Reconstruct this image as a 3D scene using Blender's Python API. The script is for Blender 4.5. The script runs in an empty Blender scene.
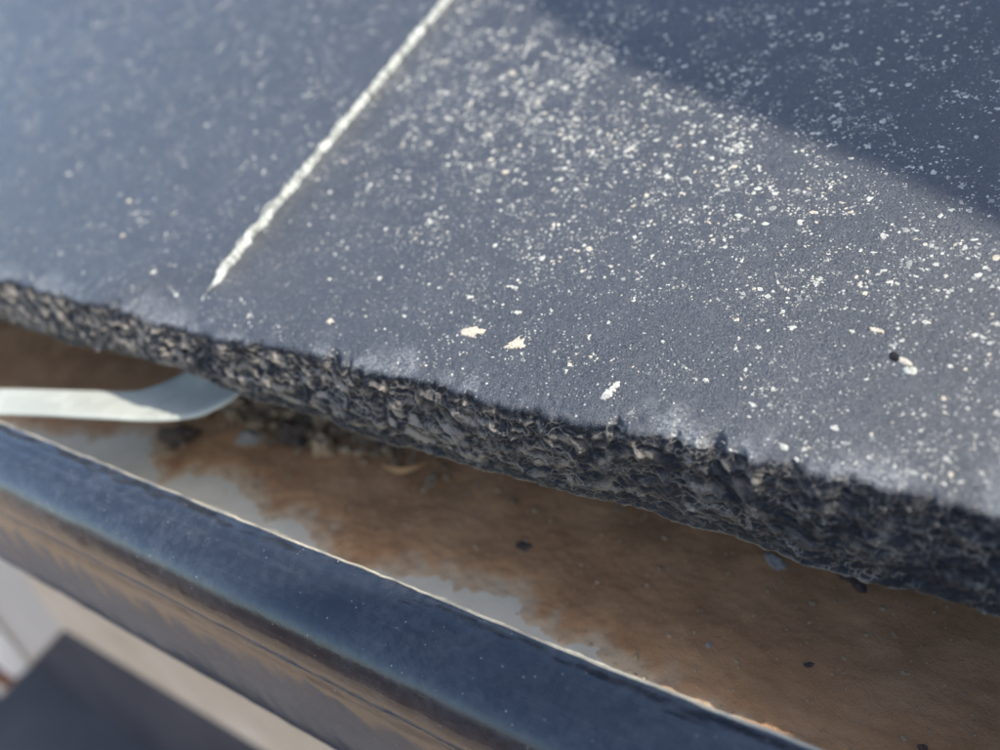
import bpy, math, random
import numpy as np
from mathutils import Vector, Matrix
random.seed(7)
rng = np.random.RandomState(11)
S = bpy.context.scene
COL = S.collection
R = math.radians

# ---------------------------------------------------------------- camera
PITCH = R(20.0)
cd = bpy.data.cameras.new('camera'); cam = bpy.data.objects.new('camera', cd); COL.objects.link(cam)
cam.matrix_world = Matrix(((0.8528, -0.1816, 0.4896, 0.0783), (0.5043, 0.5297, -0.6820, -0.1091),
                           (-0.1355, 0.8285, 0.5433, 0.0869), (0, 0, 0, 1)))
cd.sensor_width = 36; cd.lens = 27.18; cd.clip_start = 0.005; cd.clip_end = 500
cd.dof.use_dof = True; cd.dof.focus_distance = 0.154; cd.dof.aperture_fstop = 7.6
S.camera = cam
CAM = cam.matrix_world.copy()

# ---------------------------------------------------------------- light
SUN = Vector((0.68, 0.052, 0.71)).normalized()
W = bpy.data.worlds.new('World'); S.world = W; W.use_nodes = True
nt = W.node_tree; bg = nt.nodes['Background']
sky = nt.nodes.new('ShaderNodeTexSky'); sky.sky_type = 'NISHITA'; sky.sun_disc = False
sky.sun_elevation = math.asin(SUN.z); sky.sun_rotation = math.atan2(SUN.x, SUN.y)
sky.air_density = 1.0; sky.dust_density = 2.1; sky.ozone_density = 1.5
nt.links.new(sky.outputs[0], bg.inputs[0]); bg.inputs[1].default_value = 0.13
ld = bpy.data.lights.new('sun', 'SUN'); ld.energy = 2.65; ld.angle = R(0.53); ld.color = (1, .94, .84)
lo = bpy.data.objects.new('sun', ld); COL.objects.link(lo)
lo.rotation_euler = SUN.to_track_quat('Z', 'Y').to_euler()
S.view_settings.view_transform = 'Standard'; S.view_settings.look = 'None'
S.view_settings.gamma = 1; S.view_settings.use_curve_mapping = False
S.view_settings.exposure = 1.2
S.render.engine = 'CYCLES'

# ---------------------------------------------------------------- helpers
cp, sp = math.cos(PITCH), math.sin(PITCH)
def rf(x, s, n):
    """roof frame: x along the eave, s up the slope, n out of the roof -> world"""
    return (x, s*cp - n*sp, s*sp + n*cp)

def hsh(ix, iy, k):
    h = (ix.astype(np.int64)*374761393 + iy.astype(np.int64)*668265263 + k*1442695041) & 0xffffffff
    h = ((h ^ (h >> 13))*1274126177) & 0xffffffff
    h = ((h ^ (h >> 16))*2246822519) & 0xffffffff
    return ((h ^ (h >> 15)) & 0xffffff)/float(0xffffff)

def vnoise(x, y, k=0):
    ix, iy = np.floor(x), np.floor(y); fx, fy = x-ix, y-iy
    u = fx*fx*fx*(fx*(fx*6-15)+10); v = fy*fy*fy*(fy*(fy*6-15)+10)
    a = hsh(ix, iy, k); b = hsh(ix+1, iy, k); c = hsh(ix, iy+1, k); d = hsh(ix+1, iy+1, k)
    return (a*(1-u)+b*u)*(1-v)+(c*(1-u)+d*u)*v*1.0 - 0.5

def fbm(x, y, o=4, k=0, g=.5):
    r = 0; a = 1
    for i in range(o):
        r = r + a*vnoise(x, y, k+i*17); x = x*2.03+3.1; y = y*2.03+7.7; a *= g
    return r

def worley(x, y, k=0):
    ix, iy = np.floor(x), np.floor(y)
    f1 = np.full(x.shape, 9.); f2 = f1.copy()
    for dx in (-1, 0, 1):
        for dy in (-1, 0, 1):
            cx, cy = ix+dx, iy+dy
            px = cx+hsh(cx, cy, k); py = cy+hsh(cx, cy, k+5)
            d = np.hypot(px-x, py-y)
            f2 = np.minimum(f2, np.maximum(f1, d)); f1 = np.minimum(f1, d)
    return f1, f2

def sstep(a, b, x):
    t = np.clip((x-a)/(b-a), 0, 1); return t*t*(3-2*t)

def link(name, me, mat, parent=None, smooth=True):
    me.materials.append(mat)
    if smooth:
        me.polygons.foreach_set('use_smooth', [True]*len(me.polygons))
    o = bpy.data.objects.new(name, me); COL.objects.link(o)
    if parent: o.parent = parent
    return o

def tag(o, label=None, cat=None, group=None, kind=None):
    if label: o['label'] = label
    if cat: o['category'] = cat
    if group: o['group'] = group
    if kind: o['kind'] = kind
    return o

def grid_mesh(name, P, attr=None):
    """P: (rows, cols, 3)"""
    r, c, _ = P.shape
    me = bpy.data.meshes.new(name)
    idx = np.arange(r*c).reshape(r, c)
    q = np.stack([idx[:-1, :-1], idx[:-1, 1:], idx[1:, 1:], idx[1:, :-1]], -1).reshape(-1, 4)
    me.vertices.add(r*c); me.vertices.foreach_set('co', P.reshape(-1).astype(np.float32))
    me.loops.add(q.size); me.loops.foreach_set('vertex_index', q.reshape(-1).astype(np.int32))
    me.polygons.add(len(q)); me.polygons.foreach_set('loop_start', (np.arange(len(q))*4).astype(np.int32))
    me.polygons.foreach_set('loop_total', np.full(len(q), 4, np.int32))
    me.update(calc_edges=True)
    if attr:
        for k, v in attr.items():
            a = me.attributes.new(k, 'FLOAT', 'POINT'); a.data.foreach_set('value', v.reshape(-1).astype(np.float32))
    me.validate()
    return me

def py_mesh(name, v, f):
    me = bpy.data.meshes.new(name); me.from_pydata([tuple(map(float, p)) for p in v], [], f); me.update(); return me

def box(name, lo_, hi_, mat, parent=None, bev=.002, smooth=False):
    import bmesh
    bm = bmesh.new(); bmesh.ops.create_cube(bm, size=1)
    for v in bm.verts:
        v.co = Vector([(lo_[i]+hi_[i])/2 + v.co[i]*(hi_[i]-lo_[i]) for i in range(3)])
    if bev: bmesh.ops.bevel(bm, geom=bm.edges[:], offset=bev, segments=2, affect='EDGES', profile=.5)
    me = bpy.data.meshes.new(name); bm.to_mesh(me); bm.free()
    return link(name, me, mat, parent, smooth)

def empty(name, loc=(0, 0, 0)):
    o = bpy.data.objects.new(name, None); COL.objects.link(o); o.location = loc; o.empty_display_size = .01
    return o

# ---- materials
class M:
    def __init__(s, name, rough=.5, spec=.5, metal=0, base=(.5, .5, .5)):
        s.m = bpy.data.materials.new(name); s.m.use_nodes = True
        s.t = s.m.node_tree; s.b = s.t.nodes['Principled BSDF']
        s.b.inputs['Base Color'].default_value = (*base, 1)
        s.b.inputs['Roughness'].default_value = rough
        s.b.inputs['Specular IOR Level'].default_value = spec
        s.b.inputs['Metallic'].default_value = metal
        s.tc = s.t.nodes.new('ShaderNodeNewGeometry').outputs['Position']
    def n(s, typ, **kw):
        nd = s.t.nodes.new(typ)
        for k, v in kw.items(): setattr(nd, k, v)
        return nd
    def l(s, a, b): s.t.links.new(a, b)
    def mapping(s, scale=(1, 1, 1), rot=(0, 0, 0)):
        m = s.n('ShaderNodeMapping'); m.inputs['Scale'].default_value = scale; m.inputs['Rotation'].default_value = rot
        s.l(s.tc, m.inputs[0]); return m.outputs[0]
    def noise(s, scale, detail=4, rough=.55, vec=None):
        n = s.n('ShaderNodeTexNoise'); n.inputs['Scale'].default_value = scale
        n.inputs['Detail'].default_value = detail; n.inputs['Roughness'].default_value = rough
        s.l(vec or s.tc, n.inputs['Vector']); return n.outputs[0]
    def voro(s, scale, feat='F1', vec=None, rnd=1):
        n = s.n('ShaderNodeTexVoronoi', feature=feat); n.inputs['Scale'].default_value = scale
        n.inputs['Randomness'].default_value = rnd
        s.l(vec or s.tc, n.inputs['Vector']); return n
    def ramp(s, fac, pts):
        n = s.n('ShaderNodeValToRGB'); e = n.color_ramp.elements
        while len(e) < len(pts): e.new(.5)
        for i, (p, c) in enumerate(pts):
            e[i].position = p; e[i].color = (*c, 1) if hasattr(c, '__len__') else (c, c, c, 1)
        s.l(fac, n.inputs[0]); return n.outputs[0]
    def mix(s, f, a, b):
        n = s.n('ShaderNodeMix', data_type='RGBA')
        if isinstance(f, (int, float)): n.inputs[0].default_value = f
        else: s.l(f, n.inputs[0])
        for i, v in ((6, a), (7, b)):
            if hasattr(v, 'links'): s.l(v, n.inputs[i])
            else: n.inputs[i].default_value = (*v, 1)
        return n.outputs[2]
    def math(s, op, a, b=0.):
        n = s.n('ShaderNodeMath', operation=op)
        for i, v in ((0, a), (1, b)):
            if hasattr(v, 'links'): s.l(v, n.inputs[i])
            else: n.inputs[i].default_value = v
        return n.outputs[0]
    def bump(s, h, dist, strength=1, prev=None):
        n = s.n('ShaderNodeBump'); n.inputs['Distance'].default_value = dist; n.inputs['Strength'].default_value = strength
        s.l(h, n.inputs['Height'])
        if prev: s.l(prev, n.inputs['Normal'])
        return n.outputs[0]
    def set(s, k, v): s.l(v, s.b.inputs[k])
    def attr(s, name):
        a = s.n('ShaderNodeAttribute'); a.attribute_name = name; return a.outputs['Fac']

def mat_tile():
    m = M('slate_grey_concrete', .48, .8)
    m.set('Specular IOR Level', m.ramp(m.attr('broken'), [(0, .8), (1, .32)]))
    big = m.noise(28, 4); mid = m.noise(260, 5, .6)
    base = m.ramp(big, [(.3, (.028, .034, .043)), (.7, (.047, .053, .064))])
    gr = m.noise(2600, 3, .7)
    base = m.mix(m.ramp(gr, [(.46, 0), (.70, .75)]), base, (.165, .172, .185))
    base = m.mix(m.ramp(m.noise(3300, 2, .6), [(.30, .75), (.45, 0)]), base, (.014, .017, .024))
    base = m.mix(m.ramp(mid, [(.55, 0), (.85, .5)]), base, (.13, .135, .15))
    # pale mineral grains that also paint in fine sparkle, smaller than the lichen spots
    v = m.voro(1300)
    dist = m.math('ADD', v.outputs['Distance'], m.math('MULTIPLY', m.noise(3000, 2), .25))
    sel = m.n('ShaderNodeSeparateColor'); m.l(v.outputs['Color'], sel.inputs[0])
    thr = m.math('MULTIPLY', m.ramp(sel.outputs[0], [(.55, 0), (1., 1)]), .46)
    fac = m.math('MULTIPLY', m.math('LESS_THAN', dist, thr), m.ramp(m.noise(70, 3), [(.3, .25), (.6, .95)]))
    base = m.mix(fac, base, (.46, .46, .42))
    # worn fracture face: dusty ridges, with lit left and shaded lower strip put into the tan
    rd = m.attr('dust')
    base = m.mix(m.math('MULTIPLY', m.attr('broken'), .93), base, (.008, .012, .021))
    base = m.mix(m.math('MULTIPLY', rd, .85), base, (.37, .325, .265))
    # thin pale veins, patchy across the broken face
    mp = m.n('ShaderNodeMapping'); mp.inputs['Rotation'].default_value = (0, R(24), 0); m.l(m.tc, mp.inputs[0])
    mp2 = m.n('ShaderNodeMapping'); mp2.inputs['Scale'].default_value = (190, 300, 520); m.l(mp.outputs[0], mp2.inputs[0])
    nz = m.n('ShaderNodeTexNoise'); nz.inputs['Scale'].default_value = 260; nz.inputs['Detail'].default_value = 4; m.l(m.tc, nz.inputs['Vector'])
    wv = m.n('ShaderNodeVectorMath', operation='MULTIPLY_ADD'); m.l(nz.outputs['Color'], wv.inputs[0]); wv.inputs[1].default_value = (2.2, 2.2, 2.2); m.l(mp2.outputs[0], wv.inputs[2])
    ve = m.voro(1, 'DISTANCE_TO_EDGE', wv.outputs[0])
    vein = m.math('MULTIPLY', m.ramp(ve.outputs['Distance'], [(0, 1), (.075, 0)]), m.ramp(m.noise(150, 4, .6), [(.42, .03), (.64, .7)]))
    base = m.mix(m.math('MULTIPLY', vein, m.attr('broken')), base, (.36, .335, .29))
    base = m.mix(m.math('MULTIPLY', m.attr('powder'), m.ramp(m.noise(1400, 4, .7), [(.40, .02), (.62, .62)])), base, (.40, .41, .41))
    m.set('Base Color', base)
    m.set('Roughness', m.ramp(gr, [(.3, .28), (.7, .55)]))
    b1 = m.bump(mid, .0006, .5)
    b2 = m.bump(gr, .00034, 1, b1)
    b3 = m.bump(m.noise(900, 3), .0004, .6, b2)
    m.set('Normal', b3)
    m.set('Coat Weight', m.ramp(m.attr('broken'), [(0, .3), (1, 0)])); m.b.inputs['Coat Roughness'].default_value = .32
    return m.m

def mat_lichen(name, c0, c1):
    m = M(name, .75, .3)
    c = m.ramp(m.noise(900, 4), [(.3, c0), (.7, c1)])
    c = m.mix(m.ramp(m.noise(1900, 4, .7), [(.56, 0), (.68, .75)]), c, tuple(.38*q for q in c0))
    m.set('Base Color', c)
    m.set('Normal', m.bump(m.noise(2200, 4, .7), .00035, .9))
    return m.m

def mat_side():
    m = M('pale_joint_mortar', .8, .2)
    c = m.ramp(m.noise(300, 6, .7), [(.33, (.18, .20, .195)), (.45, (.42, .45, .43)), (.58, (.56, .59, .56)), (.8, (.74, .75, .70))])
    m.set('Base Color', c); m.set('Normal', m.bump(m.noise(700, 5), .0007, .8)); return m.m

def mat_paint():
    m = M('dark_blue_black_gutter_paint', .2, .5)
    n1 = m.noise(60, 5, .6); 
    base = m.ramp(n1, [(.3, (.010, .014, .022)), (.75, (.020, .026, .038))])
    st = m.noise(1, 5, .65, m.mapping((14, 700, 700)))
    dust = m.noise(420, 5, .7)
    f = m.math('MULTIPLY', m.ramp(dust, [(.40, .1), (.75, 1)]), m.ramp(m.noise(35, 4), [(.35, .05), (.7, .20)]))
    base = m.mix(f, base, (.30, .31, .32))
    v = m.voro(1100); sel = m.n('ShaderNodeSeparateColor'); m.l(v.outputs['Color'], sel.inputs[0])
    f2 = m.math('LESS_THAN', v.outputs['Distance'], m.math('MULTIPLY', m.ramp(sel.outputs[0], [(.82, 0), (1, 1)]), .22))
    base = m.mix(f2, base, (.26, .26, .26))
    m.set('Base Color', base)
    m.set('Roughness', m.math('ADD', m.math('ADD', m.ramp(n1, [(.3, .06), (.7, .18)]), m.math('MULTIPLY', m.ramp(st, [(.48, 0), (.68, 1)]), .26)), m.math('MULTIPLY', f, .35)))
    m.b.inputs['Coat Weight'].default_value = .8; m.b.inputs['Coat Roughness'].default_value = .12
    m.set('Normal', m.bump(st, .0002, .07, m.bump(m.noise(900, 3), .0002, .25, m.bump(n1, .0012, .06))))
    return m.m

def mat_zinc_floor():
    m = M('pale_gutter_lining', .55, .4)
    m.set('Base Color', m.ramp(m.noise(90, 5), [(.3, (.66, .64, .56)), (.7, (.78, .76, .67))]))
    m.set('Normal', m.bump(m.noise(300, 4), .0004, .4)); return m.m

def mat_soil():
    m = M('brown_silt', .85, .25)
    a = m.noise(45, 5, .6)
    c = m.ramp(a, [(.3, (.36, .20, .105)), (.55, (.48, .285, .155)), (.8, (.55, .345, .205))])
    g = m.noise(1500, 4, .7)
    c = m.mix(m.ramp(g, [(.5, 0), (.75, .4)]), c, (.52, .40, .29))
    c = m.mix(m.ramp(m.noise(700, 4, .7), [(.62, 0), (.75, .7)]), c, (.16, .11, .08))
    th = m.attr('thin')
    c = m.mix(m.math('MULTIPLY', th, .75), c, (.58, .50, .39))
    m.set('Base Color', c)
    m.set('Normal', m.bump(g, .0004, .7, m.bump(m.noise(500, 5, .65), .0006, .5))); return m.m

def mat_stone(name, c0, c1, sc=400):
    m = M(name, .85, .25)
    m.set('Base Color', m.ramp(m.noise(sc, 5, .65), [(.3, c0), (.7, c1)]))
    m.set('Normal', m.bump(m.noise(sc*2, 4), .0006, .7)); return m.m

def mat_galv():
    m = M('galvanised_steel', .45, .5, .1)
    v = m.voro(120); 
    sel = m.n('ShaderNodeSeparateColor'); m.l(v.outputs['Color'], sel.inputs[0])
    c = m.ramp(sel.outputs[0], [(0, (.40, .42, .375)), (1, (.49, .515, .46))])
    c = m.mix(m.ramp(m.noise(500, 5, .7), [(.55, 0), (.8, .5)]), c, (.42, .42, .39))
    m.set('Base Color', c)
    m.set('Roughness', m.ramp(m.noise(150, 4), [(.3, .35), (.7, .6)]))
    m.set('Normal', m.bump(m.noise(700, 4), .0003, .4)); return m.m

def mat_plain(name, c0, c1, sc, rough=.7, bd=.0005, bsc=None, spec=.4):
    m = M(name, rough, spec)
    m.set('Base Color', m.ramp(m.noise(sc, 5, .6), [(.3, c0), (.7, c1)]))
    m.set('Normal', m.bump(m.noise(bsc or sc*6, 4), bd, .5)); return m.m

TILE = mat_tile(); SIDE = mat_side(); PAINT = mat_paint(); LINING = mat_zinc_floor(); SOIL = mat_soil(); GALV = mat_galv()
LICH = mat_lichen('pale_lichen', (.42, .42, .37), (.74, .73, .65))
LICH2 = mat_lichen('cream_lichen', (.50, .44, .34), (.72, .66, .54))

# ================================================================ SETTING
def plane_grid(name, x0, x1, y0, y1, z, mat, nx=2, ny=2):
    X, Y = np.meshgrid(np.linspace(x0, x1, nx), np.linspace(y0, y1, ny))
    return link(name, grid_mesh(name, np.stack([X, Y, np.full_like(X, z)], -1)), mat)

GZ = -2.45
m = M('sandy_ground', .9, .2)
m.set('Base Color', m.ramp(m.noise(1.2, 6, .6), [(.3, (.24, .18, .125)), (.7, (.36, .28, .20))]))
m.set('Normal', m.bump(m.noise(40, 5), .01, .5))
tag(plane_grid('ground', -150, 150, -150, 150, GZ, m.m, 8, 8), kind='structure')
PAVE = mat_plain('blue_grey_paving', (.085, .083, .088), (.125, .122, .128), 3, .7, .003, 60)
wl = box('house_wall', (-4.5, .42, GZ+.006), (.44, .60, -.06), mat_plain('blue_grey_render', (.085, .085, .095), (.15, .148, .158), 2.2, .85, .002, 60), bev=0); tag(wl, 'dark blue-grey rendered house wall under the eave, seen blurred at the lower left', 'wall')
tag(plane_grid('paved_path', -5, 3, -.95, 4.2, GZ+.004, PAVE, 6, 4), kind='structure')

# ================================================================ ROOF TILES
S_TOP, S_BOT, TH = -.0062, -.0104, .0234
NOTCH = [(-.0440, .0030, .0030, .0035), (-.0395, .0024, .0016, .003), (.0285, .0022, .0024, .0035), (.0465, .0040, .0034, .0045),
         (.0515, .0020, .0022, .003), (.0400, .0018, .0014, .003), (-.0700, .0018, .0020, .003), (.0605, .0016, .0016, .003), (-.0150, .0012, .0016, .002),
         (-.1560, .0022, .003, .003), (-.128, .0034, .003, .004)]

def build_tile(x0, x1, n0, s_len, nx, seed, s_shift=0., parent=None, fine=True, merge=False):
    """one slab: a strip running from the head, over the arris, down the broken nose, back underneath"""
    xs = np.linspace(x0, x1, nx)
    rows = []
    # v rows : (kind, param)
    top = list(np.linspace(s_len, .222, 8))[:-1] + list(np.linspace(.222, .012, 120 if fine else 12))[:-1]
    top += list(np.linspace(.012, S_TOP+.0012, 44 if fine else 8))
    face = list(np.linspace(0, 1, 118 if fine else 14))
    und = [.001, .004, .012, .05, s_len]
    nr = len(top)+len(face)+len(und)
    X = np.tile(xs, (nr, 1)); Sx = np.zeros_like(X); N = np.zeros_like(X); dust = np.zeros_like(X); face_ = np.zeros_like(X); pw = np.zeros_like(X)
    k = seed*31
    # along-edge wander of the arris and of the lower rim
    wa = fbm(xs*60, xs*0+seed, 4, k)*.0022 + fbm(xs*420, xs*0+seed, 4, k+3)*.0022
    wb = fbm(xs*45, xs*0+seed+9, 4, k+7)*.0026 + np.abs(fbm(xs*230, xs*0+seed+3, 3, k+9))*.0012
    wn = fbm(xs*70, xs*0+seed+5, 4, k+11)*.0026 + fbm(xs*330, xs*0+seed+5, 2, k+13)*.0009
    no = np.zeros_like(xs); nn = np.zeros_like(xs)
    def notch(yy, ss):
        cut = np.zeros_like(xs)
        for (cx, dep, wid, hgt) in NOTCH:
            h = max(0, 1-(yy/hgt)**1.5) if yy < hgt else 0
            if ss is not None: h = max(0, 1-((ss-S_TOP)/(dep*1.15))**2) if ss-S_TOP < dep*1.15 else 0
            cc = cx + yy*.35*(1 if cx*1000 % 2 < 1 else -1)
            g = np.clip(1-np.abs((xs-cc)/(wid*(.35+.65*h))+.5*fbm(xs*520, xs*0+cx*99+yy*400, 3, 5)), 0, 1)**.8
            cut = np.maximum(cut, g*dep*h)
        return cut
    r = 0
    for s in top:
        w = sstep(.006, S_TOP, np.array(s))
        soft = .0005*sstep(.010, S_TOP-.0005, np.array(s))**2
        Sx[r] = s + w*(-wa*.6)
        N[r] = fbm(xs*55, xs*0+s*55, 2, k+20)*.0003 - soft - notch(0, s)*.9 - np.maximum(0, fbm(xs*380, xs*0+s*380, 3, k+22))*.0007*sstep(.004, S_TOP, np.array(s))
        pw[r] = sstep(.0045, S_TOP, np.array(s)+fbm(xs*160, xs*0+s*160, 3, k+24)*.006)*sstep(-.10, .25, fbm(xs*120, xs*0+s*60, 3, k+26))
        if merge: N[r] -= STEP*sstep(.016, .004, np.array(s))*sstep(-.135, -.106, xs)
        r += 1
    for t in face:
        yy = t*TH*(1-.20*sstep(-.02, -.13, xs))
        prof = S_TOP + (S_BOT-S_TOP)*(t**.75) + .0013*np.sin(np.pi*t)*-.5
        # chamfer at the arris: broken, more open towards the left
        op = np.clip(.55-xs*4.0, .15, 1.2)
        n = -yy
        d1 = 0*xs
        u = (xs*.83 + yy*.9); v = (yy*1.0 - xs*.36)
        wx = u*1000/5.6 + fbm(xs*230, yy*230+xs*0, 3, k+33)*1.1; wy = v*1000/2.3 + fbm(xs*230, yy*230+xs*0, 3, k+35)*1.1
        f1, f2 = worley(wx, wy, k+41)
        g1, g2 = worley(wx*2.3+5, wy*2.3, k+43)
        cells = (np.clip(f1, 0, 1)**2*.0015 + np.clip(g1, 0, 1)**2*.0005)
        low = fbm(xs*90, yy*150+xs*0, 3, k+50)*.0012
        fine_ = fbm(xs*1500, yy*1500+xs*0, 3, k+52)*.00028
        ledge = op*.0016*sstep(.10, .62, np.array(t))*(1-sstep(.70+.06*vnoise(xs*150, xs*0, k+60), .80, np.array(t)))
        rim = .0006*np.exp(-((t-1)/.05)**2)
        amp = .35+.65*sstep(0, .12, np.array(t))
        amp2 = amp*(1-.55*sstep(.86, 1., np.array(t)))
        out = cells*amp2 + (low+fine_)*amp + ledge + rim
        cut = notch(t*TH, None)*.4
        Sx[r] = prof*1.0 - out + d1*0 - wa*.6*(1-t) - wb*.45*t + cut
        N[r] = n - .0009 + wn*t*.55 + d1*-.2 + fbm(xs*260, yy*260+xs*0, 3, k+70)*.0009*np.sin(np.pi*min(1, t*1.0)) 
        left = np.clip(.62-xs*6.5, 0, 1)
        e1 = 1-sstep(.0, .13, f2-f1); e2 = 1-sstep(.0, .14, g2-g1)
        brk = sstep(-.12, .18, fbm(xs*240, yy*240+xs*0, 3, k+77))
        dust[r] = np.clip(e1*brk*(.35+.5*left) + e2*.35*brk*(.5+.5*left) + left*(.62+fbm(xs*420, yy*420+xs*0, 3, k+79)*1.9)*sstep(.38, .8, f1+g1*.4), 0, 1)*sstep(.0, .08, np.array(t))*(1-.75*sstep(.76, .82, np.array(t))) + .7*np.exp(-((t-1)/.012)**2)  # ridge dust; lit left and shaded lower strip are painted into it
        face_[r] = 1.
        r += 1
    for s in und:
        Sx[r] = Sx[r-1] if s == .001 else s
        if s == .001: Sx[r] = Sx[r-1]+.0012
        N[r] = N[len(top)+len(face)-1] if s < .005 else -TH-.001
        r += 1
    if merge: N[len(top):] -= STEP*sstep(-.135, -.106, xs)*np.clip(1-np.arange(nr-len(top))/40., 0, 1)[:, None]
    Sx += s_shift; N += n0
    P = np.stack([X, Sx*cp-N*sp, Sx*sp+N*cp], -1)
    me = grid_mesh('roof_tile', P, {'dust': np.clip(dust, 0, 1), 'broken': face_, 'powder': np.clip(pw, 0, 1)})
    return me

def side_strip(x, dx, n0, n1, s0, s1, seed, ns=900, merge_k=0):
    """rough vertical side face of a slab, slightly chamfered"""
    ss = np.linspace(s0, s1, ns); tt = np.linspace(0, 1, 14)
    P = np.zeros((len(tt), ns, 3))
    for i, t in enumerate(tt):
        o = fbm(ss*500, ss*0+t*3, 5, seed, .6)*.0013 + fbm(ss*90, ss*0+t, 3, seed+4)*.0007
        mg = merge_k*STEP*sstep(.016, .004, ss)
        x_ = x + dx*t + o; n_ = n0 - mg*(1-t) + (n1-n0)*t + fbm(ss*330, ss*0+t*2, 3, seed+8)*.0006*(1 if i in (0,) else .4)
        P[i] = np.stack([x_, ss*cp-n_*sp, ss*sp+n_*cp], -1)
    return grid_mesh('side_face', P)

def make_tile(x0, x1, n0, nx, seed, label, s_shift=0., fine=True, s_len=.40, side=True, merge=False):
    root = empty('roof_tile', rf((x0+x1)/2, s_shift, n0))
    inv = Matrix.Translation(-root.location)
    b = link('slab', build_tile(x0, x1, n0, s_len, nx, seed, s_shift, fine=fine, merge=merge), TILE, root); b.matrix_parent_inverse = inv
    if side:
        sd = link('side_face', side_strip(x1, .0006, n0+.0002, n0-.0085, s_shift+.0035, s_shift+s_len, seed, merge_k=1.0 if merge else 0), SIDE, root)
        sd.matrix_parent_inverse = inv
    tag(root, label, 'roof tile', 'concrete slabs along the eave')
    return root, inv
STEP = .0026
STEP = .0026
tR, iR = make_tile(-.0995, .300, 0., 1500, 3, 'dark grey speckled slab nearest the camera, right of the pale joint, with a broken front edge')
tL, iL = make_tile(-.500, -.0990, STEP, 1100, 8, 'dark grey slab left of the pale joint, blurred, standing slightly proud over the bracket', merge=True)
tFL, _ = make_tile(-.900, -.5005, STEP*2-.004, 200, 12, 'dark grey slab at the far left end, beyond the blurred slab', fine=False)
for i, (a, b, lb) in enumerate([(-.700, -.3005, 'left'), (-.300, .0995, 'middle'), (.100, .449, 'right')]):
    make_tile(a, b, .022, 160, 20+i, 'dark grey slab, %s one of the three in the course above the eave' % lb, s_shift=.300, fine=False, side=False)

# ---- lichen specks (slightly raised flecks) and pale flecks imitating sun glints
def top_n(x, s, k):
    x = np.array(x, float); s = np.array(s, float)
    return (fbm(x*55, s*55, 2, k+20)*.0003 - .0005*sstep(.010, S_TOP-.0005, s)**2
                 - np.maximum(0, fbm(x*380, s*380, 3, k+22))*.0007*sstep(.004, S_TOP, s))
def gs(x, s, cx, cs, wx, ws, a): return a*np.exp(-((x-cx)/wx)**2-((s-cs)/ws)**2)
def density(x, s):
    return .42 + gs(x, s, -.045, .105, .05, .05, .5) + gs(x, s, .0, .085, .05, .04, .55) + gs(x, s, .065, .055, .06, .03, .6) + gs(x, s, -.01, .035, .04, .018, .25) - gs(x, s, -.055, .02, .03, .02, .25)

def specks(root, inv, x0, x1, s0, s1, n0, count, dens, rmul=1., name='lichen_glint_speck', mat=None, clump=.9, seg=8):
    """flat irregular flecks bonded to the top of a slab; all corners are computed at once"""
    k = 93 if x0 > -.0993 else 248
    m_ = count*14; x = rng.uniform(x0, x1, m_); s = rng.uniform(s0, s1, m_)
    cl = np.clip(.7+clump*2.0*fbm(x*140., s*140., 3, 91), .04, 2)
    keep = rng.rand(m_) < dens(x, s)*cl*.7
    x, s = x[keep][:count], s[keep][:count]; c_ = len(x)
    r = rmul*np.minimum(.00095, .00022*np.exp(rng.normal(0, .55, c_))+.00007)*(1.0+9*np.clip(s-.02, 0, .09))
    r = np.minimum(r, .0015)
    n = int(c_*.35); x = np.r_[x, x[:n]+rng.normal(0, 1, n)*r[:n]*1.2]; s = np.r_[s, s[:n]+rng.normal(0, 1, n)*r[:n]*1.2]; r = np.r_[r, r[:n]*.7]; c_ = len(x)
    nt_ = np.array(top_n(x, s, k)) + n0
    if k == 248: nt_ = nt_ - STEP*sstep(.016, .004, s)*sstep(-.135, -.106, x)
    a = np.linspace(0, 2*np.pi, seg, endpoint=False)[None, :]; rr = r[:, None]*rng.uniform(.45, 1.25, (c_, seg)); asp = rng.uniform(.45, 1, c_)[:, None]; an = rng.uniform(0, 3.14, c_)[:, None]
    u, w = rr*np.cos(a), rr*asp*np.sin(a)
    X = np.concatenate([x[:, None], x[:, None]+u*np.cos(an)-w*np.sin(an)], 1)
    Q = np.concatenate([s[:, None], s[:, None]+u*np.sin(an)+w*np.cos(an)], 1)
    N = np.concatenate([nt_[:, None]+.00012+r[:, None]*.05, np.repeat(nt_[:, None]-.00012, seg, 1)], 1)
    P = np.stack([X, Q*cp-N*sp, Q*sp+N*cp], -1).reshape(-1, 3)
    b = (np.arange(c_)*(seg+1))[:, None]; i = np.arange(seg)[None, :]
    T = np.stack([np.repeat(b, seg, 1), b+1+i, b+1+(i+1) % seg], -1).reshape(-1)
    me = bpy.data.meshes.new(name); me.vertices.add(len(P)); me.vertices.foreach_set('co', P.reshape(-1).astype(np.float32))
    me.loops.add(len(T)); me.loops.foreach_set('vertex_index', T.astype(np.int32)); me.polygons.add(len(T)//3)
    me.polygons.foreach_set('loop_start', (np.arange(len(T)//3)*3).astype(np.int32)); me.polygons.foreach_set('loop_total', np.full(len(T)//3, 3, np.int32)); me.update(calc_edges=True)
    o = link(name, me, mat or LICH, root); o.matrix_parent_inverse = inv; o['kind'] = 'stuff'
    return o
FADE = mat_lichen('faded_lichen', (.16, .17, .175), (.27, .28, .275)); FADE2 = mat_lichen('grey_lichen', (.28, .29, .275), (.42, .42, .39))
flat = lambda x, s: .8+0*x
specks(tR, iR, -.098, .16, -.003, .22, 0., 4200, density, 1.0)
specks(tR, iR, -.098, .16, -.003, .22, 0., 2300, lambda x, s: density(x, s)+gs(x, s, .02, .02, .07, .02, .25), 1.75, seg=10, clump=.6)
specks(tR, iR, -.098, .16, -.003, .22, 0., 4200, density, 1.3, mat=FADE)
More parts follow.
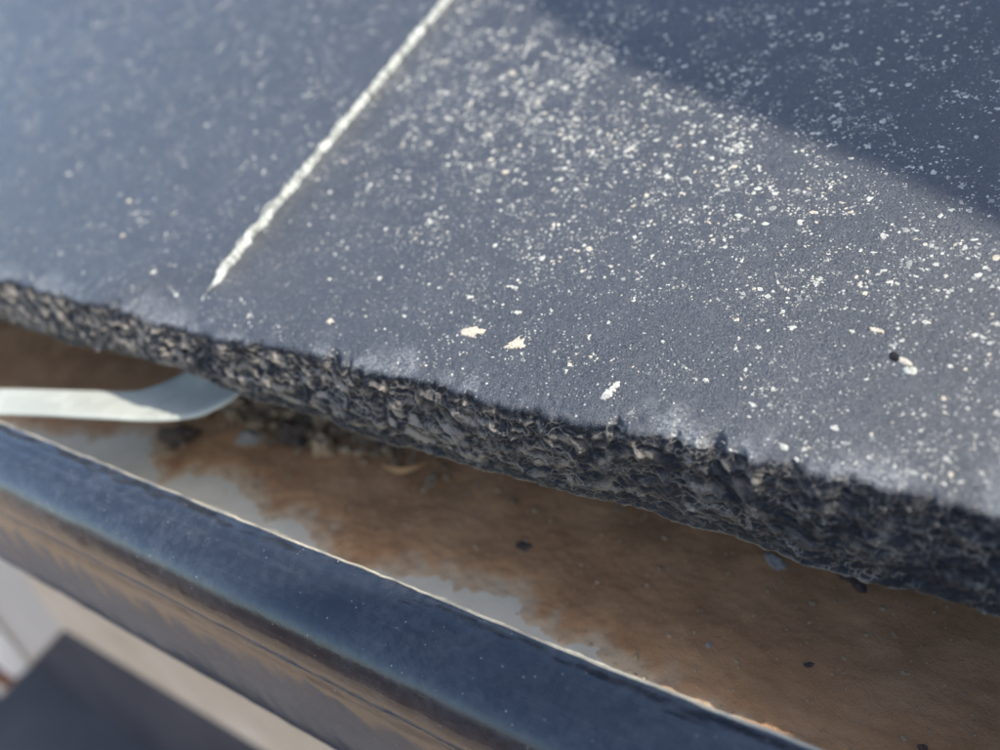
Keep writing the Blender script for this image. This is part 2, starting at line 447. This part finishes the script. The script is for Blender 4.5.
specks(tR, iR, -.098, .16, -.003, .22, 0., 3800, density, 1.3, mat=FADE2)
specks(tR, iR, -.098, .16, -.003, .22, 0., 700, density, 1.7, mat=LICH2)
specks(tR, iR, -.098, .16, -.004, .06, 0., 5200, lambda x, s: .22+.8*sstep(.01, .10, x)*np.exp(-np.maximum(0, s)/.04), .42)  # tiny pale flecks, denser at lower right to imitate sun glints
specks(tR, iR, .05, .13, -.004, .040, 0., 420, lambda x, s: .2+.8*sstep(.055, .095, x)*np.exp(-np.maximum(0, s)/.02), 1.25)  # larger white flecks painted in as sun glints at the lower right
specks(tL, iL, -.48, -.100, -.003, .22, STEP, 1300, lambda x, s: .3+gs(x, s, -.14, .03, .04, .03, .9), 1.6)
specks(tL, iL, -.48, -.100, -.003, .22, STEP, 3600, flat, 1.5, mat=FADE)
specks(tL, iL, -.48, -.100, -.003, .22, STEP, 1700, flat, 1.5, mat=FADE2)

# ---- the larger flakes that can be told apart
def flake(root, inv, cx, cs, pts, n0, mat, h=.00022):
    n0 = n0 + top_n(cx, cs, 93 if cx > -.0993 else 248)
    V, F = [rf(cx, cs, n0+h)], []
    ring = []
    for k_ in range(len(pts)):
        (a, b), (c, d) = pts[k_], pts[(k_+1) % len(pts)]
        for t in (0, .2, .4, .6, .8): ring.append((a+(c-a)*t+rng.normal(0, .00019), b+(d-b)*t+rng.normal(0, .00019)))
    q = len(ring)
    for u, w in ring: V.append(rf(cx+u*.72, cs+w*.72, n0+h*rng.uniform(.7, 1.1)))
    for u, w in ring: V.append(rf(cx+u, cs+w, n0-.0003))
    for i in range(q):
        j = (i+1) % q; F.append((0, 1+i, 1+j)); F.append((1+i, 1+q+i, 1+q+j, 1+j))
    o = link('lichen_flake', py_mesh('lichen_flake', V, F), mat, root, smooth=False); o.matrix_parent_inverse = inv
    return o
mm = .001
def poly(l): return [(a*mm*1.22, b*mm*1.22) for a, b in l]
FL = [(-.0121, .0093, [(-3.4, .2), (-2.0, 1.2), (.2, 1.9), (2.6, 1.6), (2.9, .5), (1.4, .1), (.6, -.9), (-1.2, -1.3), (-2.6, -.9)], LICH2),
      (-.0003, .0088, [(-2.4, -1.9), (-1.2, .2), (-.2, 2.1), (.5, 1.2), (1.3, 1.6), (1.5, .2), (2.3, -.4), (1.0, -1.2), (-.4, -1.4)], LICH2),
      (.0249, .0020, [(-1.3, -2.3), (-1.6, -1.2), (-.6, .1), (-.3, 1.7), (.6, 2.3), (1.1, 1.3), (.4, .2), (.3, -1.2), (-.3, -2.2)], LICH),
      (-.0519, .0048, [(-1.1, 0), (-.5, .7), (.6, .8), (1.2, .1), (.5, -.6), (-.5, -.6)], LICH2),
      (.0677, .0262, [(-1.3, .1), (-.3, .6), (1.0, .3), (1.5, -.5), (.2, -.5), (-.8, -.4)], LICH2),
      (.0640, .0251, [(-.5, 0), (0, .5), (.6, 0), (0, -.5)], LICH), (.0539, .0090, [(-.5, 0), (-.1, .6), (.5, .3), (.4, -.5), (-.2, -.5)], LICH),
      (.0415, .0084, [(-.5, .1), (0, .5), (.6, .1), (.1, -.5)], LICH), (-.018, .019, [(-.8, 0), (-.2, .6), (.9, .4), (.5, -.3), (-.3, -.5)], LICH),
      (-.004, .017, [(-1.0, -.3), (-.2, .6), (1.0, .5), (.6, -.1), (-.4, -.6)], LICH), (-.0615, .0178, [(-.6, 0), (0, .5), (.7, .1), (.1, -.4)], LICH),
      (-.0300, .063, [(-1.5, 0), (-.7, .6), (.7, .7), (1.6, .1), (.4, -.7), (-1, -.6)], LICH2), (-.050, .108, [(-1, 0), (0, 1.2), (1, .6), (.8, -1), (-.4, -.9)], LICH2),
      (.012, .034, [(-.8, 0), (0, .5), (.9, .2), (.2, -.5)], LICH), (.095, .043, [(-1.3, -.5), (-.4, .9), (1.0, 1.1), (1.4, 0), (.2, -1)], LICH),
      (.089, .045, [(-1, -.3), (-.2, .7), (.9, .3), (.3, -.6)], LICH), (-.0090, .024, [(-1.6, .1), (-.2, .5), (1.5, .3), (1.0, -.2), (-.6, -.3)], LICH)]
for cx, cs, pts, mt in FL: flake(tR, iR, cx, cs, poly(pts), 0., mt)
for cx, cs, pts, mt in [(-.163, .035, [(-1.2, 0), (0, 1), (1.2, .3), (.3, -1)], LICH2), (-.150, .020, [(-.9, 0), (0, .8), (1, .2), (.2, -.8)], LICH2), (-.21, .045, [(-1.6, 0), (0, .7), (1.6, .2), (0, -.8)], LICH)]:
    flake(tL, iL, cx, cs, poly(pts), STEP, mt)

# raised pale chip; hollow beside it has its shade painted near-black (right of the slab)
PIT_SHADE = mat_stone('dark_pit_shade', (.010, .011, .015), (.02, .02, .025))
def pebble(name, c, rad, mat, seed, parent=None, inv=None, sub=3, rough=.35, rot=(0, 0, 0)):
    import bmesh
    bm = bmesh.new(); bmesh.ops.create_icosphere(bm, subdivisions=sub, radius=1)
    co = np.array([v.co[:] for v in bm.verts])
    d = 1 + rough*fbm(co[:, 0]*1.3+seed, co[:, 1]*1.3+co[:, 2]*1.1, 4, seed) + rough*.6*vnoise(co[:, 2]*2+seed*3, co[:, 0]*2, seed+3)
    rm = Matrix.Rotation(rot[2], 3, 'Z') @ Matrix.Rotation(rot[0], 3, 'X') @ Matrix.Rotation(rot[1], 3, 'Y')
    for v, k_ in zip(bm.verts, d):
        v.co = rm @ Vector((v.co.x*rad[0]*k_, v.co.y*rad[1]*k_, v.co.z*rad[2]*k_)) + Vector(c)
    me = bpy.data.meshes.new(name); bm.to_mesh(me); bm.free()
    o = link(name, me, mat, parent)
    if inv: o.matrix_parent_inverse = inv
    return o
pebble('chip', rf(.0733, .0200, .00015), (.0021, .0008, .0004), LICH2, 5, tR, iR, rot=(PITCH, 0, R(-38)))
pebble('chip', rf(.0746, .0183, .0001), (.0011, .0009, .0004), LICH, 6, tR, iR, rot=(PITCH, 0, 0))
pebble('pit_shade', rf(.0711, .0212, -.00005), (.0019, .0009, .0003), PIT_SHADE, 7, tR, iR, rot=(PITCH, 0, R(-40)))

# ================================================================ GUTTER
X0G, X1G = -1.3, .445
prof = [(-.0330, -.0720), (-.0336, -.0500), (-.0344, -.0345), (-.0349, -.0322), (-.0354, -.0318), (-.0360, -.0319),
        (-.0385, -.0315), (-.0402, -.03140), (-.0418, -.03205), (-.0432, -.03195), (-.0446, -.0325), (-.0458, -.0331), (-.0492, -.0354), (-.0518, -.0388), (-.0533, -.0424), (-.0537, -.0458), (-.0531, -.0482), (-.0526, -.0494),
        (-.0524, -.0502), (-.0526, -.0512), (-.0529, -.0535), (-.0528, -.0620), (-.0521, -.0740), (-.0508, -.0860), (-.0490, -.0935), (-.0440, -.0990), (-.0330, -.1015), (.0450, -.1015), (.0700, -.0980), (.0765, -.090), (.0775, -.030), (.0790, -.030), (.0795, -.092)]
def smooth_prof(p, it=1):
    p = np.array(p)
    for _ in range(it):
        a = p[:-1]*.75+p[1:]*.25; b = p[:-1]*.25+p[1:]*.75
        q = np.empty((len(a)*2, 2)); q[0::2] = a; q[1::2] = b; p = np.vstack([p[:1], q, p[-1:]])
    return p
pr = smooth_prof(prof, 2)
xs = np.concatenate([np.linspace(X0G, -.35, 40), np.linspace(-.345, .15, 420), np.linspace(.16, X1G, 24)])
gut = empty('gutter', (-.4, -.0, -.1)); gi = Matrix.Translation(-gut.location)
P = np.zeros((len(pr), len(xs), 3))
for i, (y, z) in enumerate(pr):
    w = fbm(xs*9, xs*0+i*.02, 3, 301)*.0006
    w2 = fbm(xs*160, xs*0+i*.2, 3, 305)*.00018
    P[i] = np.stack([xs, y+w+w2, z+w*.5+w2], -1)
shell = link('shell', grid_mesh('shell', P), PAINT, gut); shell.matrix_parent_inverse = gi
# thin pale tan hem strip on top of the lip
HEM_PALE = mat_plain('pale_hem', (.16, .15, .13), (.66, .58, .42), 120, .3, .0002, 900, .8)
hp = [(-.03475, -.0326), (-.03485, -.0319), (-.03512, -.03155), (-.03538, -.0316), (-.0355, -.0320)]
P = np.zeros((len(hp), len(xs), 3))
for i, (y, z) in enumerate(hp):
    w = fbm(xs*9, xs*0+i*.02, 3, 301)*.0006; w2 = fbm(xs*300, xs*0, 3, 315)*.00022
    P[i] = np.stack([xs, y+w+w2, z+w*.5+w2*.6+.0001], -1)
h = link('hem', grid_mesh('hem', P), HEM_PALE, gut); h.matrix_parent_inverse = gi
# pale lining : floor and walls
lp = smooth_prof([(-.0338, -.036), (-.0325, -.0560), (-.0290, -.0660), (-.0200, -.0705), (-.0050, -.0715), (.030, -.0715), (.066, -.071), (.0745, -.066), (.0760, -.034)], 2)
P = np.zeros((len(lp), len(xs), 3))
for i, (y, z) in enumerate(lp): P[i] = np.stack([xs, xs*0+y, xs*0+z], -1)
ln = link('lining', grid_mesh('lining', P), LINING, gut); ln.matrix_parent_inverse = gi
tag(gut, 'glossy dark blue-black metal gutter with rolled front bead, running below the slabs', 'gutter')

# ---- silt lying in the gutter (dips under the lining where the metal shows)
SX = np.linspace(-.9, .30, 1000); SY = np.linspace(-.027, .070, 150)
XX, YY = np.meshgrid(SX, SY)
bx = [-.9, -.32, -.2459, -.2225, -.1955, -.1837, -.1708, -.160, -.154, -.1434, -.1400, -.1272, -.1098, -.0968, -.0863, -.068, -.061, -.0509, -.0441, -.034, -.0228, -.013, -.0051, .0013, .0106, .0217, .032, .045, .3]
by = [.006, .000, -.0118, -.008, -.0032, .0066, .0062, .000, -.0056, -.0095, -.0033, .0010, -.0010, -.0060, -.0040, -.0082, -.0150, -.0150, -.0092, -.0055, -.0045, -.0022, -.0022, -.006, -.0085, -.0095, -.0110, -.016, -.022]
edge = np.interp(XX, bx, by) + fbm(XX*150, YY*150, 5, 401, .6)*.0045
dd = YY-edge
hgt = -.0712 + .0018*sstep(-.002, .012, dd) - .0012*(1-sstep(-.006, .002, dd)) + (fbm(XX*45, YY*45, 3, 411)+.2)*.0024*sstep(.0, .03, dd) + fbm(XX*420, YY*420, 5, 415, .6)*.00035 + .0016*sstep(.015, .05, XX)*sstep(-.012, .004, dd)
hgt += .004*sstep(.012, .05, YY)
thin = 1-sstep(.0, .008, dd+fbm(XX*260, YY*260, 3, 431)*.004)
tag(link('silt', grid_mesh('silt', np.stack([XX, YY, hgt], -1), {'thin': thin}), SOIL), 'brown silt settled along the gutter floor below the slab edge', 'silt', kind='stuff')

def soil_z(x, y):
    i = int(np.clip(np.searchsorted(SY, y), 0, 149)); j = int(np.clip(np.searchsorted(SX, x), 0, 999)); return float(hgt[i, j])
GRIT = mat_stone('pale_grit', (.30, .23, .16), (.50, .41, .30)); GRITD = mat_stone('dark_grit', (.05, .045, .045), (.13, .11, .10)); GRITG = mat_stone('grey_grit', (.22, .23, .23), (.40, .41, .40))
V, F = [], []
import bmesh
bm = bmesh.new()
for k_ in range(1500):
    x = rng.uniform(-.2, .14); y = rng.uniform(-.012, .05); r = .0003*math.exp(rng.normal(0, .5))
    mtx = Matrix.Translation((x, y, soil_z(x, y)+r*.3)) @ Matrix.Rotation(rng.uniform(0, 3), 4, 'Z') @ Matrix.Diagonal((r, r*.7, r*.6, 1))
    bmesh.ops.create_icosphere(bm, subdivisions=1, radius=1, matrix=mtx)
me = bpy.data.meshes.new('grit'); bm.to_mesh(me); bm.free()
tag(link('grit', me, GRIT, smooth=False), 'fine pale grit scattered over the brown silt', 'grit', kind='stuff')

# lumps that can be told apart: pixel guided positions, on the silt
stones = [
 (-.1555, .0090, (.0068, .0036, .0045), GRITD, 'dark earthy lump under the bend of the metal bracket', .6),
 (-.1530, .0020, (.0040, .0012, .0012), GRIT, 'pale sliver at the foot of the dark earthy lump under the bracket', .5),
 (-.1470, .0290, (.0042, .0036, .0045), GRIT, 'tan rounded stone left one of the pair behind the bracket bend', .2),
 (-.1370, .0340, (.0042, .0036, .0045), GRIT, 'tan rounded stone right one of the pair behind the bracket bend', 1.2),
 (-.1290, .0190, (.0052, .0034, .0028), GRITG, 'low grey-brown stone below the pair of tan rounded stones', .1),
 (-.1110, .0260, (.0050, .0042, .0048), GRITD, 'dark stone between the pair of stones and the tall tan lump', .4),
 (-.0955, .0225, (.0040, .0034, .0075), GRIT, 'tall tan lump standing under the middle of the slab edge', .3),
 (-.0700, .0340, (.0060, .0040, .0042), GRITD, 'dark stone under the slab edge above the curled leaf', .9),
 (-.0104, .0129, (.0020, .0012, .0007), GRITD, 'small dark flat chip on the silt below the slab middle', .3),
 (.0532, .0302, (.0030, .0016, .0007), GRITG, 'grey-green flat flake on the dark silt near the slab rim', -.3),
 (.0705, .0330, (.0042, .0034, .0028), GRITD, 'round dark lump half hidden under the slab rim at right', 0),
 (.0665, .0060, (.0010, .0006, .0005), GRITD, 'tiny black fragment on the silt at lower right', .7),
 (.0450, .0020, (.0007, .0006, .0005), GRITG, 'tiny bluish white crumb on the silt beside the gutter lip', .7),
 (.0900, -.0040, (.0009, .0008, .0006), GRITD, 'tiny dark crumb at the bottom right corner of the silt', .7),
 (.0845, .0120, (.0010, .0005, .0004), GRIT, 'tiny tan crumb on the silt at the right edge', .2),
]
for i, (x, y, rd, mt, lb, rz) in enumerate(stones):
    nm = 'stone' if max(rd) > .002 else 'crumb'
    o = pebble(nm, (0, 0, 0), rd, mt, 50+i, sub=4, rough=.75, rot=(0.25, 0.3, rz)); o.location = (x, y, soil_z(x, y)+rd[2]*.30)
    tag(o, lb, nm)

# crumbly debris packed under the slab edge, too many to tell apart
bm = bmesh.new()
for k_ in range(900):
    x = -.115+rng.normal(0, .030); y = .036+rng.normal(0, .007)-.1*max(0, x+.06); r = .0011*math.exp(rng.normal(0, .5))
    if x < -.165 or y < .016: continue
    mtx = Matrix.Translation((x, y, soil_z(x, y)+r*rng.uniform(.2, 1.6))) @ Matrix.Rotation(rng.uniform(0, 3), 4, 'Z') @ Matrix.Rotation(rng.uniform(-1, 1), 4, 'X') @ Matrix.Diagonal((r*1.2, r*.8, r*.7, 1))
    bmesh.ops.create_icosphere(bm, subdivisions=1, radius=1, matrix=mtx)
for v in bm.verts: v.co += Vector((rng.normal(0, .0002), rng.normal(0, .0002), rng.normal(0, .0002)))
me = bpy.data.meshes.new('debris'); bm.to_mesh(me); bm.free()
tag(link('debris', me, mat_stone('dark_debris', (.10, .08, .06), (.46, .37, .27), 160), smooth=False), 'dark crumbly debris packed under the slab edge right of the bracket', 'debris', kind='stuff')
# curled dead leaf
LEAF = mat_plain('dry_leaf', (.34, .20, .10), (.52, .34, .18), 120, .6, .0003)
n1 = 26; P = np.zeros((7, n1, 3))
for i in range(n1):
    t = i/(n1-1); ang = -1.15+2.3*t
    cx_ = .0085*math.sin(ang); cy_ = -.0085*math.cos(ang)*.55
    wd = .0010*math.sin(math.pi*(.06+.88*t))
    for j in range(7):
        q = (j-3)/3
        P[j, i] = (cx_+.0002*q, cy_+wd*q*.5, .0026+.0016*abs(ang)*.6+wd*q*.9+.0004*q*q)
lf = link('dead_leaf', grid_mesh('dead_leaf', P), LEAF); lf.location = (-.0626, .0275, soil_z(-.0626, .0275)-.0012); lf.rotation_euler = (0, 0, .45)
tag(lf, 'curled tan dead leaf lying on the silt under the slab edge', 'leaf')

# ================================================================ BRACKET STRAP
def strap():
    # centre line and width direction per station, world
    st = [((-.300, -.0300, -.0300), (.10, .0165, 0)), ((-.240, -.0290, -.0300), (.02, .0130, 0)), ((-.176, -.0286, -.0300), (0, .0062, .0)),
          ((-.150, -.0195, -.0310), (-.002, .0062, 0)), ((-.131, -.0130, -.0315), (-.003, .006, .0)), ((-.118, -.0065, -.0312), (-.0045, .0065, .0012)),
          ((-.1085, .0010, -.0285), (-.0060, .0070, .003)), ((-.1030, .0080, -.0240), (-.0070, .0070, .004)), ((-.099, .0150, -.0190), (-.0070, .0070, .004))]
    return st
def px(u, v, z):
    """point on the horizontal plane z seen at pixel (u, v) of the 1000 x 750 photograph; used once to lay the strap"""
    d = CAM.to_3x3() @ Vector((u-500, 375-v, -755.)); o = CAM.translation
    return o + d*((z-o.z)/d.z)
def catmull(pts, k=10):
    out = []
    p = [pts[0]]+list(pts)+[pts[-1]]
    for i in range(1, len(p)-2):
        for j in range(k):
            t = j/k; a, b, c, d = p[i-1], p[i], p[i+1], p[i+2]
            out.append(.5*((2*b)+(c-a)*t+(2*a-5*b+4*c-d)*t*t+(3*b-a-3*c+d)*t**3))
    out.append(p[-2]); return out
# outer (near) edge and inner (far) edge of the flat bar
near = [(-.60, .010, -.031)]
eN = [px(-420, 411, -.0305), px(-200, 412, -.0305), px(0, 412.5, -.031), px(90, 416, -.032), px(150, 418.5, -.0335), px(192, 415, -.0340), px(218, 405, -.0335), px(236, 394, -.0325), px(249, 381, -.0310), px(258, 366, -.0285)]
eF = [px(-420, 386, -.0305), px(-200, 386, -.0305), px(0, 388, -.031), px(85, 390, -.032), px(128, 391, -.0335), px(150, 387, -.0335), px(168, 380, -.0325), px(184, 372, -.0305), px(196, 362, -.0280), px(204, 348, -.0255)]
eN = catmull([Vector(p) for p in eN], 9); eF = catmull([Vector(p) for p in eF], 9)
ws = np.linspace(0, 1, 7); TK = .0012
def ring(a, b):
    nrm = Vector((0, 0, 1)); d = (b-a); up = Vector((0, 0, 1)) - d*(d.z/d.length_squared); up.normalize()
    top = [a+d*w for w in ws]; pts = [a+d*.0-up*TK]
    pts = [a-up*TK, a-up*TK*.2-d.normalized()*.0002, a+d*.03+up*.0001] + [a+d*w for w in ws[1:-1]] + [b-d*.03+up*.0001, b-up*TK*.2, b-up*TK, a-up*TK]
    return pts
P = np.array([[list(p) for p in ring(a, b)] for a, b in zip(eN, eF)]).transpose(1, 0, 2)
br = empty('gutter_bracket', tuple(eN[20])); bi = Matrix.Translation(-br.location)
o = link('flat_bar', grid_mesh('flat_bar', P), GALV, br); o.matrix_parent_inverse = bi
sc_ = pebble('rivet', tuple((eN[6]+eF[6])/2+Vector((0, 0, .0006))), (.003, .003, .0012), GALV, 3, br, bi, rough=.05)
tag(br, 'galvanised flat metal bracket bar crossing the gutter and bending up under the left slab', 'bracket')

# ================================================================ BELOW THE GUTTER
CREAM = mat_plain('cream_painted_timber', (.66, .55, .40), (.86, .75, .58), 14, .6, .0008, 90)
WHITE = mat_plain('light_grey_render', (.66, .62, .54), (.74, .70, .61), 9, .8, .001, 200)
WOOD = mat_plain('red_brown_timber', (.16, .06, .035), (.26, .11, .06), 12, .6, .001)
fas = box('fascia_board', (-1.3, .0805, -.19), (.445, .100, -.028), CREAM); tag(fas, 'cream painted board behind the gutter, below the slabs', 'fascia')
beam = box('eave_beam', (-.562, .0360, -.425), (.40, .0600, -.335), CREAM, bev=.004); tag(beam, 'blurred cream painted rail running parallel below the gutter', 'rail')
def prism(name, pts, y0, y1, mat):
    q = len(pts); V = [(x, y0, z) for x, z in pts]+[(x, y1, z) for x, z in pts]
    F = [tuple(range(q)), tuple(range(q, 2*q))[::-1]]+[(i, i+q, (i+1) % q+q, (i+1) % q) for i in range(q)]
    return link(name, py_mesh(name, V, F), mat, smooth=False)
pan = prism('grey_panel', [(-.470, -.335), (-.625, -.478), (-1.30, -1.05), (-2.2, -1.05), (-2.2, -.1), (-.470, -.1)][::-1], .061, .080, WHITE)
tag(pan, 'blurred light grey sloping-edged panel at the lower left below the gutter', 'panel')
post = box('white_batten', (-.935, .035, -.705), (-.885, .058, -.30), mat_plain('white_paint', (.86, .86, .84), (.90, .90, .88), 8, .4), bev=.004); tag(post, 'white upright strip on the light grey panel at the left edge', 'batten')
brn = box('brown_board', (-1.30, .030, -.76), (-.950, .057, -.33), WOOD, bev=.004); tag(brn, 'reddish brown board left of the white strip, at the left edge', 'board')

# ================================================================ ADDED OFF FRAME TO CAST THE SHADOWS AND BE REFLECTED
RENDER = mat_plain('rough_render', (.42, .38, .32), (.52, .47, .40), 6, .9, .003, 60)
edge_rs = [(-.0900, .172), (-.0674, .1506), (-.0151, .1110), (.0285, .0869), (.0583, .0720), (.0841, .0555), (.12, .034)]
XW = .45
def onwall(p):
    a = (XW-p[0])/SUN.x; return (p[1]+a*SUN.y, p[2]+a*SUN.z)
line = [onwall(rf(r_, s_, 0)) for r_, s_ in edge_rs]
b1 = onwall((-.045, -.049, -.037)); b0 = onwall((-.060, -.054, -.045)); b2 = onwall((0, -.0355, -.032)); b3 = onwall((.05, -.0358, -.032))
zl = onwall((.13, 0, 0))[1]
pf = [(-.16, GZ), (-.16, b0[1]-.02), (-.10, b0[1]), b0, b1, b2, b3, (b3[0]+.004, zl), (line[-1][0], zl)] + line[::-1] + [(line[0][0]+.05, line[0][1]+.18), (2.2, line[0][1]+.9), (2.2, GZ)]  # added wall's outline, traced along the sun to drop the wanted shadows
print('WALL', [tuple(round(c, 3) for c in p) for p in pf])
V = [(XW, y, z) for y, z in pf]+[(XW+.22, y, z) for y, z in pf]; q = len(pf)
F = [tuple(range(q))[::-1], tuple(range(q, 2*q))]+[(i, (i+1) % q, (i+1) % q+q, i+q) for i in range(q)]
tag(link('shadow_wall', py_mesh('shadow_wall', V, F), RENDER, smooth=False), 'added off-frame rendered wall, outline shaped to cast the shadows on slab and gutter lip', 'wall')

FEN = mat_plain('tan_timber', (.30, .20, .12), (.42, .29, .18), 5, .7, .002, 60)
fen = empty('reflection_fence', (0, -4.2, GZ)); fi = Matrix.Translation(-fen.location)  # unseen fence, added to give the glossy gutter a tan reflection
pb = box('board', (-.07, -.012, 0), (.07, .012, 2.5), FEN, fen, bev=.003)
pb.location = (-6, 0, 0)
for i in range(1, 80):
    c = pb.copy(); COL.objects.link(c); c.parent = fen; c.location = (-6+i*.15, 0, random.uniform(-.01, .01))
for z in (.4, 2.0):
    rl = box('rail', (-6.1, .013, z), (6.1, .05, z+.08), FEN, fen)
tag(fen, 'added unseen tan timber fence, put there for the warm reflection in the gutter', 'fence')
